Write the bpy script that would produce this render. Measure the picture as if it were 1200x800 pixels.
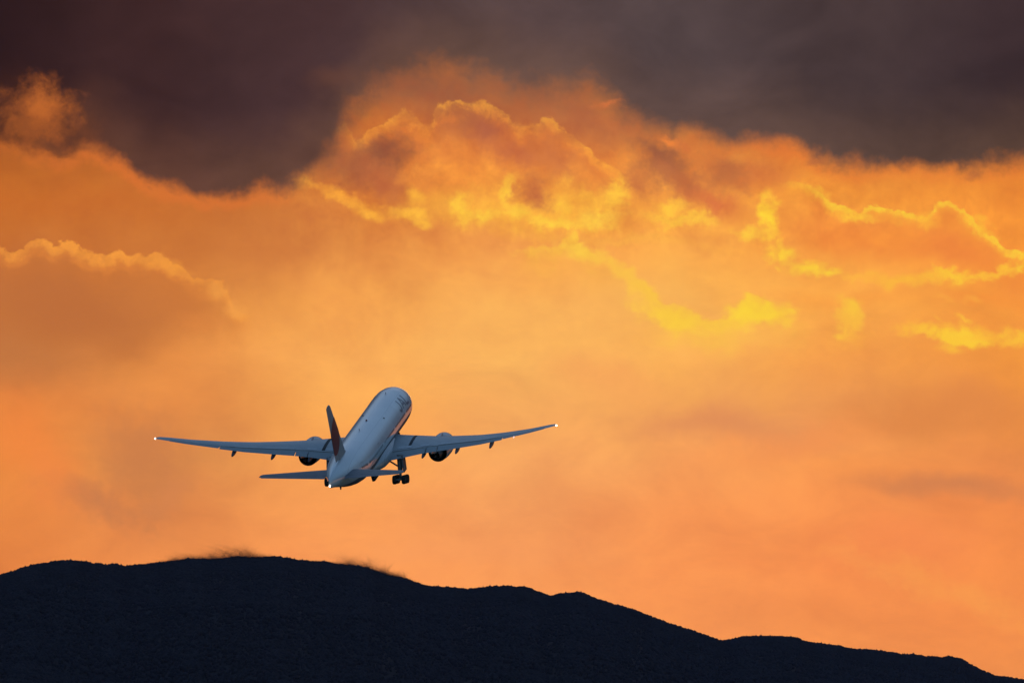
import bpy, bmesh, math, random
import numpy as np
from mathutils import Matrix, Vector, Euler, noise as mnoise

for o in list(bpy.data.objects):
    bpy.data.objects.remove(o)
random.seed(7)
rng = np.random.default_rng(7)
SC = bpy.context.scene
COL = SC.collection

# ------------------------------------------------------------------ camera
FPX = 9360.0                      # focal length in units of a 1200 wide picture
PITCH = math.radians(4.2)
CAM_H = 2.0
HAZE = 3.0e-6
cd = bpy.data.cameras.new("camera")
cam = bpy.data.objects.new("camera", cd)
COL.objects.link(cam)
cd.sensor_width = 36.0
cd.lens = 36.0 * FPX / 1200.0
cd.clip_start = 1.0
cd.clip_end = 200000.0
cam.location = (0, 0, CAM_H)
cam.rotation_euler = (math.pi / 2 + PITCH, 0, 0)
SC.camera = cam

# ------------------------------------------------------------------ view
SC.view_settings.view_transform = 'Standard'
SC.view_settings.look = 'None'
SC.view_settings.gamma = 1.0
SC.view_settings.exposure = 0.0
SC.view_settings.use_curve_mapping = False
SC.cycles.max_bounces = 5

# ------------------------------------------------------------------ sun (low, behind the clouds ahead)
SUN_EL, SUN_AZ = math.radians(8.5), math.radians(3.0)
sd = bpy.data.lights.new("sun", 'SUN')
sd.energy = 0.05
sd.angle = math.radians(10)
sd.color = (1.0, 0.55, 0.25)
sun = bpy.data.objects.new("sun", sd)
COL.objects.link(sun)
d = Vector((math.sin(SUN_AZ) * math.cos(SUN_EL), math.cos(SUN_AZ) * math.cos(SUN_EL), math.sin(SUN_EL)))
sun.rotation_euler = d.to_track_quat('Z', 'Y').to_euler()
sun.location = (0, 0, 300)

# ------------------------------------------------------------------ node helpers
def lin(c):
    out = []
    for v in c[:3]:
        v = v / 255.0
        out.append(v / 12.92 if v <= 0.04045 else ((v + 0.055) / 1.055) ** 2.4)
    return tuple(out)


class NT:
    def __init__(self, tree):
        self.t = tree

    def n(self, kind, **kw):
        nd = self.t.nodes.new(kind)
        for k, v in kw.items():
            setattr(nd, k, v)
        return nd

    def l(self, a, b):
        self.t.links.new(a, b)

    def put(self, sock, v):
        if isinstance(v, bpy.types.NodeSocket):
            self.l(v, sock)
        else:
            sock.default_value = v

    def m(self, op, a, b=0.0, c=0.0, clamp=False):
        nd = self.n('ShaderNodeMath', operation=op, use_clamp=clamp)
        for i, v in enumerate((a, b, c)):
            self.put(nd.inputs[i], v)
        return nd.outputs[0]

    def smooth(self, x, a, b, lo=0.0, hi=1.0):
        nd = self.n('ShaderNodeMapRange', interpolation_type='SMOOTHSTEP', clamp=False)
        self.put(nd.inputs[0], x)
        nd.inputs[1].default_value = a
        nd.inputs[2].default_value = b
        nd.inputs[3].default_value = lo
        nd.inputs[4].default_value = hi
        return nd.outputs[0]

    def mix(self, f, a, b, blend='MIX'):
        nd = self.n('ShaderNodeMix', data_type='RGBA', blend_type=blend)
        self.put(nd.inputs[0], f)
        for s, v in ((nd.inputs[6], a), (nd.inputs[7], b)):
            if isinstance(v, bpy.types.NodeSocket):
                self.l(v, s)
            else:
                s.default_value = (*v[:3], 1)
        return nd.outputs[2]

    def ramp(self, x, stops, interp='LINEAR'):
        nd = self.n('ShaderNodeValToRGB')
        cr = nd.color_ramp
        cr.interpolation = interp
        while len(cr.elements) < len(stops):
            cr.elements.new(0.5)
        for e, s in zip(cr.elements, stops):
            e.position = s[0]
        for e, s in zip(cr.elements, stops):
            e.color = (*s[1][:3], s[2] if len(s) > 2 else 1.0)
        self.put(nd.inputs[0], x)
        return nd

    def curve(self, x, pts, lo, hi, ylo, yhi, soft=True):
        """piecewise curve through pts; x runs lo..hi, y runs ylo..yhi"""
        u = self.m('MINIMUM', self.m('MAXIMUM', self.m('DIVIDE', self.m('SUBTRACT', x, lo), hi - lo), 0.0), 1.0)
        nd = self.n('ShaderNodeFloatCurve')
        cv = nd.mapping.curves[0]
        pts = [((px - lo) / (hi - lo), (py - ylo) / (yhi - ylo)) for px, py in pts]
        if pts[0][0] > 0:
            pts.insert(0, (0.0, pts[0][1]))
        if pts[-1][0] < 1:
            pts.append((1.0, pts[-1][1]))
        while len(cv.points) < len(pts):
            cv.points.new(0.5, 0.5)
        for p, q in zip(cv.points, pts):
            p.location = q
            p.handle_type = 'AUTO_CLAMPED' if soft else 'VECTOR'
        nd.mapping.update()
        self.l(u, nd.inputs['Value'])
        return self.m('MULTIPLY_ADD', nd.outputs[0], yhi - ylo, ylo)

    def noise(self, vec, scale, detail=4, rough=0.55, dist=0.0, lac=2.0):
        nd = self.n('ShaderNodeTexNoise')
        nd.inputs['Scale'].default_value = scale
        nd.inputs['Detail'].default_value = detail
        nd.inputs['Roughness'].default_value = rough
        nd.inputs['Lacunarity'].default_value = lac
        nd.inputs['Distortion'].default_value = dist
        if vec is not None:
            self.l(vec, nd.inputs['Vector'])
        return nd

    def grey(self, r_, g_, b_):
        nd = self.n('ShaderNodeCombineColor')
        for i, v in enumerate((r_, g_, b_)):
            self.put(nd.inputs[i], v)
        return nd.outputs[0]

    def combine(self, x, y, z=0.0):
        nd = self.n('ShaderNodeCombineXYZ')
        for i, v in enumerate((x, y, z)):
            self.put(nd.inputs[i], v)
        return nd.outputs[0]


# ------------------------------------------------------------------ world: dusk sky with sunset clouds, laid out by compass direction
world = bpy.data.worlds.new("World")
SC.world = world
world.use_nodes = True
W = NT(world.node_tree)
world.node_tree.nodes.clear()
tc = W.n('ShaderNodeTexCoord')
sx = W.n('ShaderNodeSeparateXYZ')
W.l(tc.outputs['Generated'], sx.inputs[0])
az = W.m('ARCTAN2', sx.outputs[0], sx.outputs[1])
el = W.m('ARCSINE', sx.outputs[2])
# sky chart: X grows with azimuth, Y grows downwards with elevation; 1 unit = 1/FPX radian
X0 = W.m('MULTIPLY_ADD', az, FPX, 600.0)
Y0 = W.m('MULTIPLY_ADD', W.m('SUBTRACT', el, PITCH), -FPX, 400.0)
P0 = W.combine(X0, Y0)


def warped(scale, amp, detail, rough, off, stretch=(1, 1), dist=0.0):
    mp = W.n('ShaderNodeMapping')
    mp.inputs['Scale'].default_value = (stretch[0] / scale, stretch[1] / scale, 1)
    mp.inputs['Location'].default_value = (off, off * 0.37, off * 1.7)
    W.l(P0, mp.inputs['Vector'])
    nz = W.noise(mp.outputs[0], 1.0, detail, rough, dist)
    s = W.n('ShaderNodeVectorMath', operation='SUBTRACT')
    W.l(nz.outputs['Color'], s.inputs[0])
    s.inputs[1].default_value = (0.5, 0.5, 0.5)
    k = W.n('ShaderNodeVectorMath', operation='MULTIPLY')
    W.l(s.outputs[0], k.inputs[0])
    k.inputs[1].default_value = (amp, amp, 0)
    a = W.n('ShaderNodeVectorMath', operation='ADD')
    W.l(P0, a.inputs[0])
    W.l(k.outputs[0], a.inputs[1])
    q = W.n('ShaderNodeSeparateXYZ')
    W.l(a.outputs[0], q.inputs[0])
    return a.outputs[0], q.outputs[0], q.outputs[1]


WB = warped(34.0, 56.0, 7, 0.66, 3.1)             # billows
WS = warped(120.0, 90.0, 6, 0.55, 9.7)            # soft banks
WF = warped(20.0, 27.0, 6, 0.62, 21.3)            # small curls

# ---- base glow
XS = [-150, 0, 200, 400, 600, 800, 1000, 1200, 1500]
BASE = [
 (170, [(151,83,36),(181,98,36),(201,109,42),(213,119,47),(233,132,54),(241,143,60),(243,143,54),(239,135,47),(201,109,42)]),
 (230, [(181,98,40),(201,109,40),(206,116,47),(216,124,52),(241,147,64),(246,157,68),(249,155,57),(244,143,52),(211,119,47)]),
 (300, [(181,98,42),(199,112,50),(206,119,54),(229,142,68),(247,161,78),(251,171,78),(251,164,69),(249,150,57),(221,129,52)]),
 (360, [(191,109,52),(205,122,60),(219,135,62),(248,164,79),(252,178,89),(253,182,87),(251,168,73),(247,153,62),(221,129,52)]),
 (420, [(191,109,52),(206,124,64),(239,148,71),(253,174,88),(253,182,94),(253,176,87),(249,160,75),(244,151,62),(211,124,57)]),
 (480, [(201,114,57),(233,135,62),(229,139,69),(253,172,85),(253,176,94),(247,166,89),(237,151,81),(237,143,67),(201,119,57)]),
 (540, [(201,114,57),(241,143,64),(219,138,73),(254,166,85),(253,171,96),(251,161,89),(252,155,79),(237,141,73),(201,119,62)]),
 (600, [(201,114,57),(236,137,64),(231,139,73),(252,159,85),(251,161,92),(252,153,83),(253,151,79),(247,143,73),(211,122,62)]),
 (660, [(196,109,52),(229,130,62),(253,153,78),(253,156,85),(253,157,87),(253,151,81),(252,145,75),(253,147,73),(221,129,62)]),
 (760, [(196,109,52),(229,130,62),(249,151,78),(253,156,85),(253,155,85),(253,153,81),(253,151,77),(251,147,73),(221,129,62)]),
 (900, [(151,93,62),(171,109,69),(201,124,75),(221,135,79),(221,135,79),(211,129,73),(206,124,69),(201,119,64),(171,103,57)]),
]
SU = W.m('DIVIDE', W.m('SUBTRACT', WS[1], -150.0), 1650.0)
col = None
py = None
for y, cs in BASE:
    r = W.ramp(SU, [((x + 150) / 1650.0, lin(c)) for x, c in zip(XS, cs)], 'EASE').outputs[0]
    if col is None:
        col = r
    else:
        f = W.m('DIVIDE', W.m('SUBTRACT', WS[2], py), y - py)
        col = W.mix(f, col, r)
    py = y

# faint mottling of the whole bank
mpn = W.n('ShaderNodeMapping')
mpn.inputs['Scale'].default_value = (1 / 160.0, 1 / 90.0, 1)
mpn.inputs['Rotation'].default_value = (0, 0, 0.35)
W.l(P0, mpn.inputs['Vector'])
mot = W.noise(mpn.outputs[0], 1.0, 7, 0.6, 0.6).outputs['Fac']
mf = W.m('MULTIPLY_ADD', W.m('SUBTRACT', mot, 0.5), 0.40, 1.0)
col = W.mix(1.0, col, W.grey(mf, W.m('MULTIPLY_ADD', W.m('SUBTRACT', mot, 0.5), 0.55, 1.0), mf), 'MULTIPLY')


def puffs(scale, off, rough=0.6):
    mp = W.n('ShaderNodeMapping')
    mp.inputs['Scale'].default_value = (1 / scale, 1 / scale, 1)
    mp.inputs['Location'].default_value = (off, off, off)
    W.l(P0, mp.inputs['Vector'])
    return W.noise(mp.outputs[0], 1.0, 7, rough, 0.4).outputs['Fac']


TEX = puffs(42.0, 4.0)
TEXF = puffs(17.0, 14.0)
TEX2 = puffs(30.0, 34.0)


def splat(x, y, rx, ry, c, a=1.0, rot=0, w=None, edge=0.0, tex=0.0):
    """one soft cloud lump: (x, y) centre, (rx, ry) radii, rot degrees (clockwise), edge 0 soft .. 1 crisp, tex how broken it is"""
    global col
    cr, sr = math.cos(math.radians(rot)), math.sin(math.radians(rot))
    dv = W.n('ShaderNodeVectorMath', operation='SUBTRACT')
    W.l((w or WB)[0], dv.inputs[0])
    dv.inputs[1].default_value = (x, y, 0)
    ab = []
    for ax in ((cr / rx, sr / rx, 0), (-sr / ry, cr / ry, 0)):
        dt = W.n('ShaderNodeVectorMath', operation='DOT_PRODUCT')
        W.l(dv.outputs[0], dt.inputs[0])
        dt.inputs[1].default_value = ax
        ab.append(dt.outputs['Value'])
    q = W.m('SQRT', W.m('MULTIPLY_ADD', ab[0], ab[0], W.m('MULTIPLY', ab[1], ab[1])))
    if tex:
        q = W.m('MULTIPLY_ADD', W.m('SUBTRACT', TEX, 0.5), -tex * 2.2, q)
        q = W.m('MULTIPLY_ADD', W.m('SUBTRACT', TEXF, 0.5), -tex * 2.6, q)
    f = W.smooth(q, 1.0, edge * 0.9, 0.0, a)
    col = W.mix(f, col, lin(c))


def ridge(pts, prof, amp, w=None, x0=-150.0, x1=1350.0, tex=0.0, brk=0.45):
    """a cloud edge: pts is its top outline, prof the colour and cover at each depth below it, amp its strength along X"""
    global col
    w = w or WB
    h = W.curve(w[1], pts, x0, x1, -100.0, 900.0)
    a = W.m('MULTIPLY', W.curve(w[1], amp, x0, x1, 0.0, 1.0), W.smooth(TEX2, .38, .58, 1.0 - brk, 1.0))
    dlo, dhi = prof[0][0], prof[-1][0]
    dep = W.m('SUBTRACT', w[2], h)
    if tex:
        t_ = W.m('SUBTRACT', TEXF, 0.5)
        dep = W.m('MULTIPLY_ADD', W.m('MULTIPLY', t_, W.smooth(dep, 0.0, 12.0)), tex * 60.0, dep)
    dd = W.m('DIVIDE', W.m('SUBTRACT', dep, dlo), dhi - dlo)
    r = W.ramp(dd, [((p[0] - dlo) / (dhi - dlo), lin(p[1]), p[2]) for p in prof], 'EASE')
    col = W.mix(W.m('MULTIPLY', r.outputs['Alpha'], a), col, r.outputs['Color'])


YEL, YO, OR, DO, BR = (255, 212, 62), (254, 186, 66), (250, 156, 66), (228, 128, 62), (190, 108, 62)

# ---- soft banks low in the sky
splat(120, 240, 230, 40, (203, 108, 42), .5, 0, WS)
splat(330, 270, 150, 60, (205, 118, 58), .55, 0, WS)
splat(90, 380, 200, 75, (192, 112, 55), .7, 5, WS)
splat(20, 420, 120, 50, (195, 118, 62), .6, 0, WS)
splat(165, 530, 105, 72, (208, 128, 72), .9, 60, WS, tex=.25)
splat(110, 590, 110, 34, (206, 126, 74), .85, 12, WS, tex=.35)
splat(200, 580, 50, 30, (218, 134, 78), .6, -30, WB, tex=.3)
splat(30, 520, 90, 60, (248, 138, 62), .7, 40, WS)
splat(700, 440, 120, 40, (248, 162, 90), .5, 10, WS)
splat(850, 500, 200, 38, (230, 146, 88), .95, 6, WS, tex=.15)
splat(1090, 482, 170, 40, (228, 138, 70), .9, -4, WS, tex=.15)
splat(930, 520, 160, 30, (252, 148, 78), .45, -12, WS)
splat(1120, 572, 190, 26, (216, 131, 78), .9, 2, WS, tex=.1)
splat(1050, 640, 160, 45, (252, 142, 78), .6, 0, WS)
splat(1130, 700, 170, 26, (255, 160, 76), .6, 25, WB, tex=.45)
splat(1010, 660, 90, 14, (255, 158, 80), .5, 20, WB, tex=.4)
splat(560, 640, 200, 30, (252, 158, 92), .5, 0, WS)
splat(60, 560, 50, 60, (246, 138, 66), .6, 20, WB, tex=.4)
splat(640, 380, 260, 70, (253, 180, 92), .5, 0, WS)
splat(420, 520, 140, 60, (255, 164, 82), .3, 0, WS)

# ---- left heap with its lit rim
splat(90, 350, 220, 70, (190, 109, 56), .85, 8, WS, tex=.12)
splat(210, 350, 90, 40, (206, 120, 58), .6, 20, WS, tex=.2)
ridge([(-100, 300), (0, 288), (8, 296), (24, 291), (40, 281), (55, 287), (63, 289), (76, 282), (90, 289), (105, 300), (126, 302), (139, 297),
       (155, 300), (181, 299), (197, 306), (218, 319), (228, 328), (250, 330), (262, 333), (268, 352), (280, 364), (292, 371), (320, 392)],
      [(-3, (214, 122, 54), 0), (1, (250, 160, 62), .85), (7, (247, 156, 62), .85), (15, (226, 134, 58), .75), (28, (205, 118, 54), .45), (52, (200, 116, 55), .15),
       (110, (200, 118, 60), 0)],
      [(-100, .6), (30, .9), (100, 1), (205, .95), (235, .5), (255, .75), (285, .5), (305, 0)], WF, tex=.16)
splat(240, 375, 50, 26, (226, 136, 64), .5, 0, WS)
splat(256, 342, 18, 18, (240, 156, 70), .8, 0, WF, tex=.2)
splat(277, 364, 24, 14, (244, 160, 74), .75, 10, WF, tex=.2)
splat(190, 312, 50, 14, (246, 158, 62), .6, 14, WF, tex=.4)

# ---- brown bank between the dark deck and the central cloud
splat(560, 130, 230, 70, (200, 114, 60), .9, 8, WS)
splat(520, 108, 160, 50, (172, 98, 60), .95, 4, WS)
splat(690, 145, 130, 44, (186, 106, 64), .9, 16, WS)
splat(430, 190, 70, 46, (196, 108, 58), .8, 0, WS)
splat(850, 195, 130, 28, (232, 130, 60), .6, 6, WS)
# ---- glow along the foot of the central cloud
splat(640, 240, 230, 50, (253, 172, 64), .95, 4, WB)
splat(610, 252, 170, 32, (254, 180, 64), .8, 3, WB)
splat(800, 246, 140, 34, (250, 166, 66), .8, 4, WB)
splat(560, 190, 140, 46, (240, 142, 62), .7, 10, WB)
# ---- central towering cloud
ridge([(300, 215), (380, 160), (400, 147), (416, 166), (428, 158), (442, 148), (457, 140), (472, 131), (488, 139), (499, 145), (509, 141),
       (513, 126), (528, 121), (551, 119), (576, 123), (593, 133), (610, 147), (627, 145), (641, 141), (665, 155), (686, 172), (707, 189),
       (728, 203), (745, 222), (790, 240)],
      [(-4, (220, 128, 60), 0), (1, (254, 168, 62), .95), (8, (250, 156, 62), .9), (18, (232, 132, 60), .75), (32, (206, 114, 62), .6),
       (60, (214, 120, 60), .3), (95, (240, 150, 62), 0)],
      [(385, 0), (400, .7), (430, .65), (500, .8), (560, .9), (640, .85), (715, .85), (740, .3), (760, 0)], WF, tex=.35, brk=.75)
splat(452, 178, 58, 32, (146, 82, 56), .95, -10, WB, tex=.3)
splat(415, 198, 60, 36, (160, 90, 58), .75, 10, WB)
splat(450, 216, 52, 30, (192, 104, 60), .85, 40, WB, tex=.2)
splat(568, 152, 44, 28, (182, 98, 66), .95, 25, WB, tex=.2)
splat(602, 184, 78, 22, (200, 108, 64), .85, 22, WB, tex=.3)
splat(655, 184, 66, 28, (204, 112, 62), .85, 30, WB, tex=.3)
splat(540, 205, 60, 18, (250, 152, 62), .7, 5, WB, tex=.3)
splat(690, 236, 60, 26, (254, 184, 64), .7, 20, WB, tex=.3)
splat(520, 182, 40, 22, (236, 138, 62), .7, 0, WB)
splat(500, 214, 50, 20, (236, 140, 62), .6, 10, WB, tex=.3)
splat(626, 226, 36, 26, (196, 106, 62), .95, 10, WB, tex=.2)
splat(690, 205, 40, 18, (246, 152, 64), .7, 40, WB)
splat(776, 184, 58, 36, (150, 88, 62), .95, 25, WB, tex=.3)
splat(800, 214, 66, 30, (188, 104, 62), .85, 35, WB, tex=.3)
splat(840, 238, 60, 26, (222, 116, 64), .9, 20, WB, tex=.3)
splat(748, 212, 26, 38, (196, 108, 62), .8, -20, WB, tex=.2)
splat(725, 150, 40, 16, (208, 116, 62), .6, 20, WB)

# ---- bright lower fringe
splat(362, 217, 30, 9, (252, 164, 58), .9, 14, WF, tex=.2)
splat(398, 228, 34, 11, (252, 166, 58), .9, 20, WF, tex=.2)
splat(432, 246, 36, 14, (254, 176, 60), .95, 22, WF, tex=.2)
splat(478, 250, 32, 14, (254, 182, 62), .95, 10, WF, tex=.3)
splat(488, 230, 18, 14, (254, 180, 62), .85, 0, WF)
splat(496, 264, 16, 10, (254, 184, 62), .85, 20, WF)
splat(540, 244, 20, 26, (255, 196, 64), .95, -20, WB, tex=.3)
splat(568, 254, 34, 14, (255, 200, 66), .9, 0, WB, tex=.3)
splat(597, 228, 10, 26, (255, 196, 64), .85, 5, WB)
splat(606, 250, 20, 14, (255, 202, 66), .8, 10, WB)
splat(650, 262, 46, 12, (255, 200, 66), .9, 4, WB, tex=.3)
splat(658, 243, 13, 18, (255, 192, 64), .75, 0, WB)
splat(700, 258, 50, 16, (255, 200, 70), .85, 0, WB, tex=.3)
splat(722, 228, 22, 26, (255, 194, 64), .9, 10, WB, tex=.3)
splat(786, 240, 26, 14, (255, 192, 64), .8, 0, WB, tex=.3)
splat(800, 256, 60, 12, (255, 196, 66), .8, 3, WB, tex=.3)
splat(720, 276, 200, 12, (252, 178, 72), .5, 2, WS)

# ---- right heap
splat(1050, 226, 190, 30, (248, 150, 56), .45, 4, WS)
splat(1010, 284, 150, 42, (246, 142, 60), .9, 8, WS)
splat(1120, 292, 90, 30, (240, 132, 60), .85, 12, WB, tex=.2)
splat(880, 206, 80, 20, (226, 124, 60), .7, 0, WB, tex=.4)
splat(850, 205, 40, 30, (176, 100, 62), .6, 20, WB, tex=.3)
ridge([(860, 222), (900, 218), (926, 214), (940, 216), (951, 219), (960, 226), (970, 236), (981, 241), (996, 245), (1008, 251), (1016, 243), (1026, 241),
       (1040, 246), (1057, 248), (1074, 252), (1088, 252), (1096, 242), (1109, 238), (1121, 241), (1131, 248), (1143, 264), (1153, 272),
       (1166, 280), (1183, 294), (1200, 298), (1300, 312)],
      [(-3, (250, 160, 58), 0), (1, (255, 206, 60), .95), (5, (255, 200, 60), .9), (10, (252, 168, 60), .7), (18, (246, 144, 60), .55),
       (44, (242, 134, 60), .4), (70, (246, 142, 62), 0)],
      [(890, 0), (930, .4), (965, .85), (1010, .95), (1100, 1), (1200, .95), (1350, .5)], WF, tex=.2, brk=.6)
splat(958, 232, 30, 9, (255, 192, 60), .6, 30, WB, tex=.3)
splat(1006, 254, 34, 8, (255, 198, 60), .7, 8, WB, tex=.3)
splat(1092, 262, 30, 12, (254, 178, 58), .6, 0, WB, tex=.3)
splat(1150, 272, 34, 11, (255, 190, 58), .6, 38, WB, tex=.3)
splat(1040, 280, 80, 18, (250, 150, 60), .6, 5, WB, tex=.4)
splat(902, 254, 17, 38, (255, 206, 56), .95, -4, WB, tex=.3)
splat(880, 276, 26, 14, (255, 200, 64), .85, 0, WB, tex=.3)
splat(918, 300, 24, 18, (255, 206, 60), .9, 20, WB, tex=.3)
splat(950, 315, 40, 13, (255, 208, 60), .95, 4, WF, tex=.3)
splat(974, 320, 16, 9, (255, 212, 60), .9, 0, WF, tex=.3)
splat(1060, 328, 90, 13, (254, 188, 60), .8, 2, WB, tex=.4)
splat(1122, 324, 46, 9, (255, 200, 58), .9, -2, WB, tex=.2)
splat(1170, 324, 50, 10, (255, 194, 58), .8, -8, WB, tex=.3)
splat(1198, 314, 24, 12, (255, 206, 58), .85, -8, WB, tex=.3)
splat(1010, 352, 190, 16, (251, 158, 66), .5, 0, WS)
splat(1160, 356, 80, 20, (250, 148, 60), .6, 10, WS)

# ---- middle yellow crest
ridge([(560, 297), (606, 292), (620, 291), (636, 294), (650, 292), (660, 279), (673, 276), (683, 289), (702, 299), (723, 304), (740, 318),
       (752, 328), (771, 350), (801, 359), (822, 369), (836, 376), (852, 374), (864, 368), (868, 354), (885, 344), (896, 352), (906, 356), (927, 361),
       (940, 376), (960, 384)],
      [(-3, (252, 180, 70), 0), (2, (255, 204, 64), .75), (8, (255, 204, 66), .75), (20, (254, 198, 72), .55), (38, (253, 188, 80), .25), (60, (253, 184, 84), 0)],
      [(585, 0), (620, .3), (648, .4), (662, .7), (700, .55), (735, .35), (760, .75), (830, .95), (885, 1), (918, .7), (938, .3), (955, 0)], WF, tex=.25)
splat(676, 296, 22, 14, (255, 204, 70), .55, 20, WF, tex=.3)
splat(884, 364, 34, 17, (255, 214, 62), .8, 4, WF, tex=.3)
splat(916, 372, 24, 12, (254, 196, 66), .7, 10, WF, tex=.3)
splat(800, 378, 56, 17, (255, 206, 64), .75, 14, WF, tex=.3)
splat(845, 386, 50, 12, (254, 200, 68), .55, 0, WB, tex=.3)
splat(684, 296, 46, 16, (254, 202, 72), .65, 16, WF, tex=.5, edge=.2)
splat(630, 296, 40, 8, (254, 192, 72), .6, 0, WF, tex=.5)
splat(790, 374, 62, 22, (255, 206, 64), .8, 20, WB, tex=.4)
splat(888, 366, 50, 22, (255, 212, 60), .85, 2, WF, tex=.45, edge=.3)
splat(752, 338, 46, 14, (254, 198, 68), .75, 42, WF, tex=.35)
splat(722, 314, 46, 12, (254, 196, 72), .6, 32, WF, tex=.35)
splat(830, 398, 110, 20, (254, 190, 78), .6, 3, WB, tex=.2)
splat(999, 368, 23, 32, (254, 194, 66), .8, 8, WF, tex=.5, edge=.3)
splat(1120, 390, 78, 15, (254, 186, 60), .8, 3, WF, tex=.6, edge=.2)
splat(1124, 397, 52, 14, (255, 208, 56), .9, 5, WF, tex=.5, edge=.2)
splat(1194, 398, 40, 14, (255, 192, 58), .85, -4, WB, tex=.3)
# ---- single puff, then the crest at the right
splat(1000, 360, 13, 17, (254, 198, 64), .9, 10, WF, tex=.2)
splat(996, 376, 20, 16, (253, 186, 66), .7, 0, WF, tex=.2)
splat(986, 394, 10, 7, (255, 198, 64), .8, 0, WF)
splat(1000, 398, 40, 14, (252, 172, 68), .5, 0, WB)
splat(1122, 396, 44, 12, (255, 200, 58), .95, 6, WF, tex=.35)
splat(1085, 388, 26, 8, (254, 190, 62), .8, 8, WF, tex=.35)
splat(1116, 410, 26, 9, (254, 192, 60), .7, 10, WF, tex=.3)
splat(1160, 396, 30, 8, (254, 184, 60), .7, 4, WF, tex=.35)
splat(1195, 396, 26, 9, (254, 190, 60), .85, -6, WF, tex=.3)
splat(1099, 374, 14, 4, (254, 180, 64), .7, 24, WF, tex=.2)
splat(1134, 373, 15, 5, (255, 190, 62), .8, 20, WF, tex=.2)
splat(1144, 352, 16, 7, (253, 172, 66), .7, 10, WF, tex=.2)
splat(1110, 352, 20, 5, (252, 168, 68), .6, 20, WF, tex=.2)

# ---- fine modelling of the lit heaps
band = W.m('MULTIPLY', W.curve(WS[2], [(40, .2), (110, .9), (200, 1), (270, .9), (310, .35), (400, .25), (480, .12), (700, .14)], -100.0, 900.0, 0.0, 1.0),
           W.curve(WS[1], [(0, .3), (280, .3), (400, 1), (900, 1), (1200, .6)], -150.0, 1350.0, 0.0, 1.0))
tm = W.m('MULTIPLY', W.m('ADD', W.m('SUBTRACT', TEX, 0.5), W.m('MULTIPLY', W.m('SUBTRACT', TEXF, 0.5), 0.5)), band)
col = W.mix(1.0, col, W.grey(W.m('MULTIPLY_ADD', tm, 0.42, 1.0), W.m('MULTIPLY_ADD', tm, 0.85, 1.0), W.m('MULTIPLY_ADD', tm, 0.5, 1.0)), 'MULTIPLY')

# ---- the heavy dark deck above
def xramp(stops):
    return W.ramp(W.m('DIVIDE', W.m('ADD', WS[1], 150.0), 1650.0), [((x + 150) / 1650.0, lin(c)) for x, c in stops], 'EASE').outputs[0]


DK = xramp([(-150, (34, 16, 16)), (0, (46, 26, 25)), (150, (62, 38, 36)), (350, (72, 48, 47)), (600, (88, 68, 66)),
            (780, (84, 68, 67)), (1000, (72, 56, 55)), (1200, (60, 44, 45)), (1500, (60, 44, 46))])
DK2 = xramp([(-150, (70, 36, 26)), (0, (80, 42, 28)), (180, (98, 62, 48)), (330, (102, 68, 54)), (600, (106, 78, 66)),
             (780, (100, 76, 68)), (1000, (94, 70, 60)), (1200, (88, 64, 52)), (1500, (80, 60, 50))])
edge_pts = [(-150, 185), (0, 172), (40, 180), (75, 186), (100, 176), (125, 184), (145, 200), (165, 214), (185, 222), (230, 229), (255, 230), (280, 230),
            (300, 229), (312, 228), (330, 226), (345, 216), (365, 202), (385, 188), (402, 160), (420, 134), (445, 114), (480, 103), (515, 96), (555, 97),
            (582, 103), (598, 112), (625, 120), (650, 116), (690, 118), (712, 124), (730, 138), (748, 150), (770, 156), (800, 158), (840, 168), (880, 172),
            (905, 176), (925, 176), (950, 186), (985, 194), (1040, 199), (1090, 200), (1130, 202), (1160, 197), (1200, 194), (1350, 194)]
WD = warped(46.0, 42.0, 7, 0.62, 5.5)
hd = W.curve(WD[1], edge_pts, -150.0, 1350.0, -100.0, 900.0)
wide = W.curve(X0, [(-150, .3), (120, .3), (330, .34), (380, .7), (430, 1), (560, .8), (700, .8), (760, .6), (900, .45), (1100, .35), (1200, .5)], -150.0, 1350.0, 0.0, 1.0)
dd = W.m('SUBTRACT', hd, WD[2])          # positive inside the dark deck
dsoft = W.m('DIVIDE', dd, wide)
dsoft = W.m('MULTIPLY_ADD', W.m('SUBTRACT', TEX, 0.5), 62.0, W.m('MULTIPLY_ADD', W.m('SUBTRACT', TEXF, 0.5), 26.0, dsoft))
cover = W.smooth(dsoft, -30.0, 48.0)
dsft = W.m('SUBTRACT', hd, WS[2])
veil = W.smooth(dsft, -70.0, 30.0, 0.0, 0.5)
vamp = W.curve(X0, [(-150, .1), (250, .15), (340, .3), (420, .8), (600, .8), (740, 1), (860, .9), (960, .4), (1200, .3)], -150.0, 1350.0, 0.0, 1.0)
col = W.mix(W.m('MULTIPLY', veil, vamp), col, lin((150, 88, 60)))
# red-lit lip of the deck at the left and right
lip = W.m('MULTIPLY', W.smooth(dd, -22.0, -5.0), W.curve(X0, [(0, .3), (60, .6), (200, .7), (330, .5), (360, 0), (780, 0), (860, .6), (930, .8), (1000, .7), (1200, .5)], -150.0, 1350.0, 0.0, 1.0))
col = W.mix(W.m('MULTIPLY', lip, .6), col, lin((232, 118, 50)))
dcol = W.mix(W.smooth(dd, 6.0, 110.0), DK2, DK)
dn = W.m('MULTIPLY_ADD', W.m('SUBTRACT', mot, 0.5), 0.8, 1.0)
dn2 = W.m('MULTIPLY_ADD', W.m('SUBTRACT', TEX, 0.5), 0.26, 1.0)
dn = W.m('MULTIPLY', dn, dn2)
dcol = W.mix(1.0, dcol, W.grey(dn, dn, dn), 'MULTIPLY')
col = W.mix(cover, col, dcol)
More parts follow.
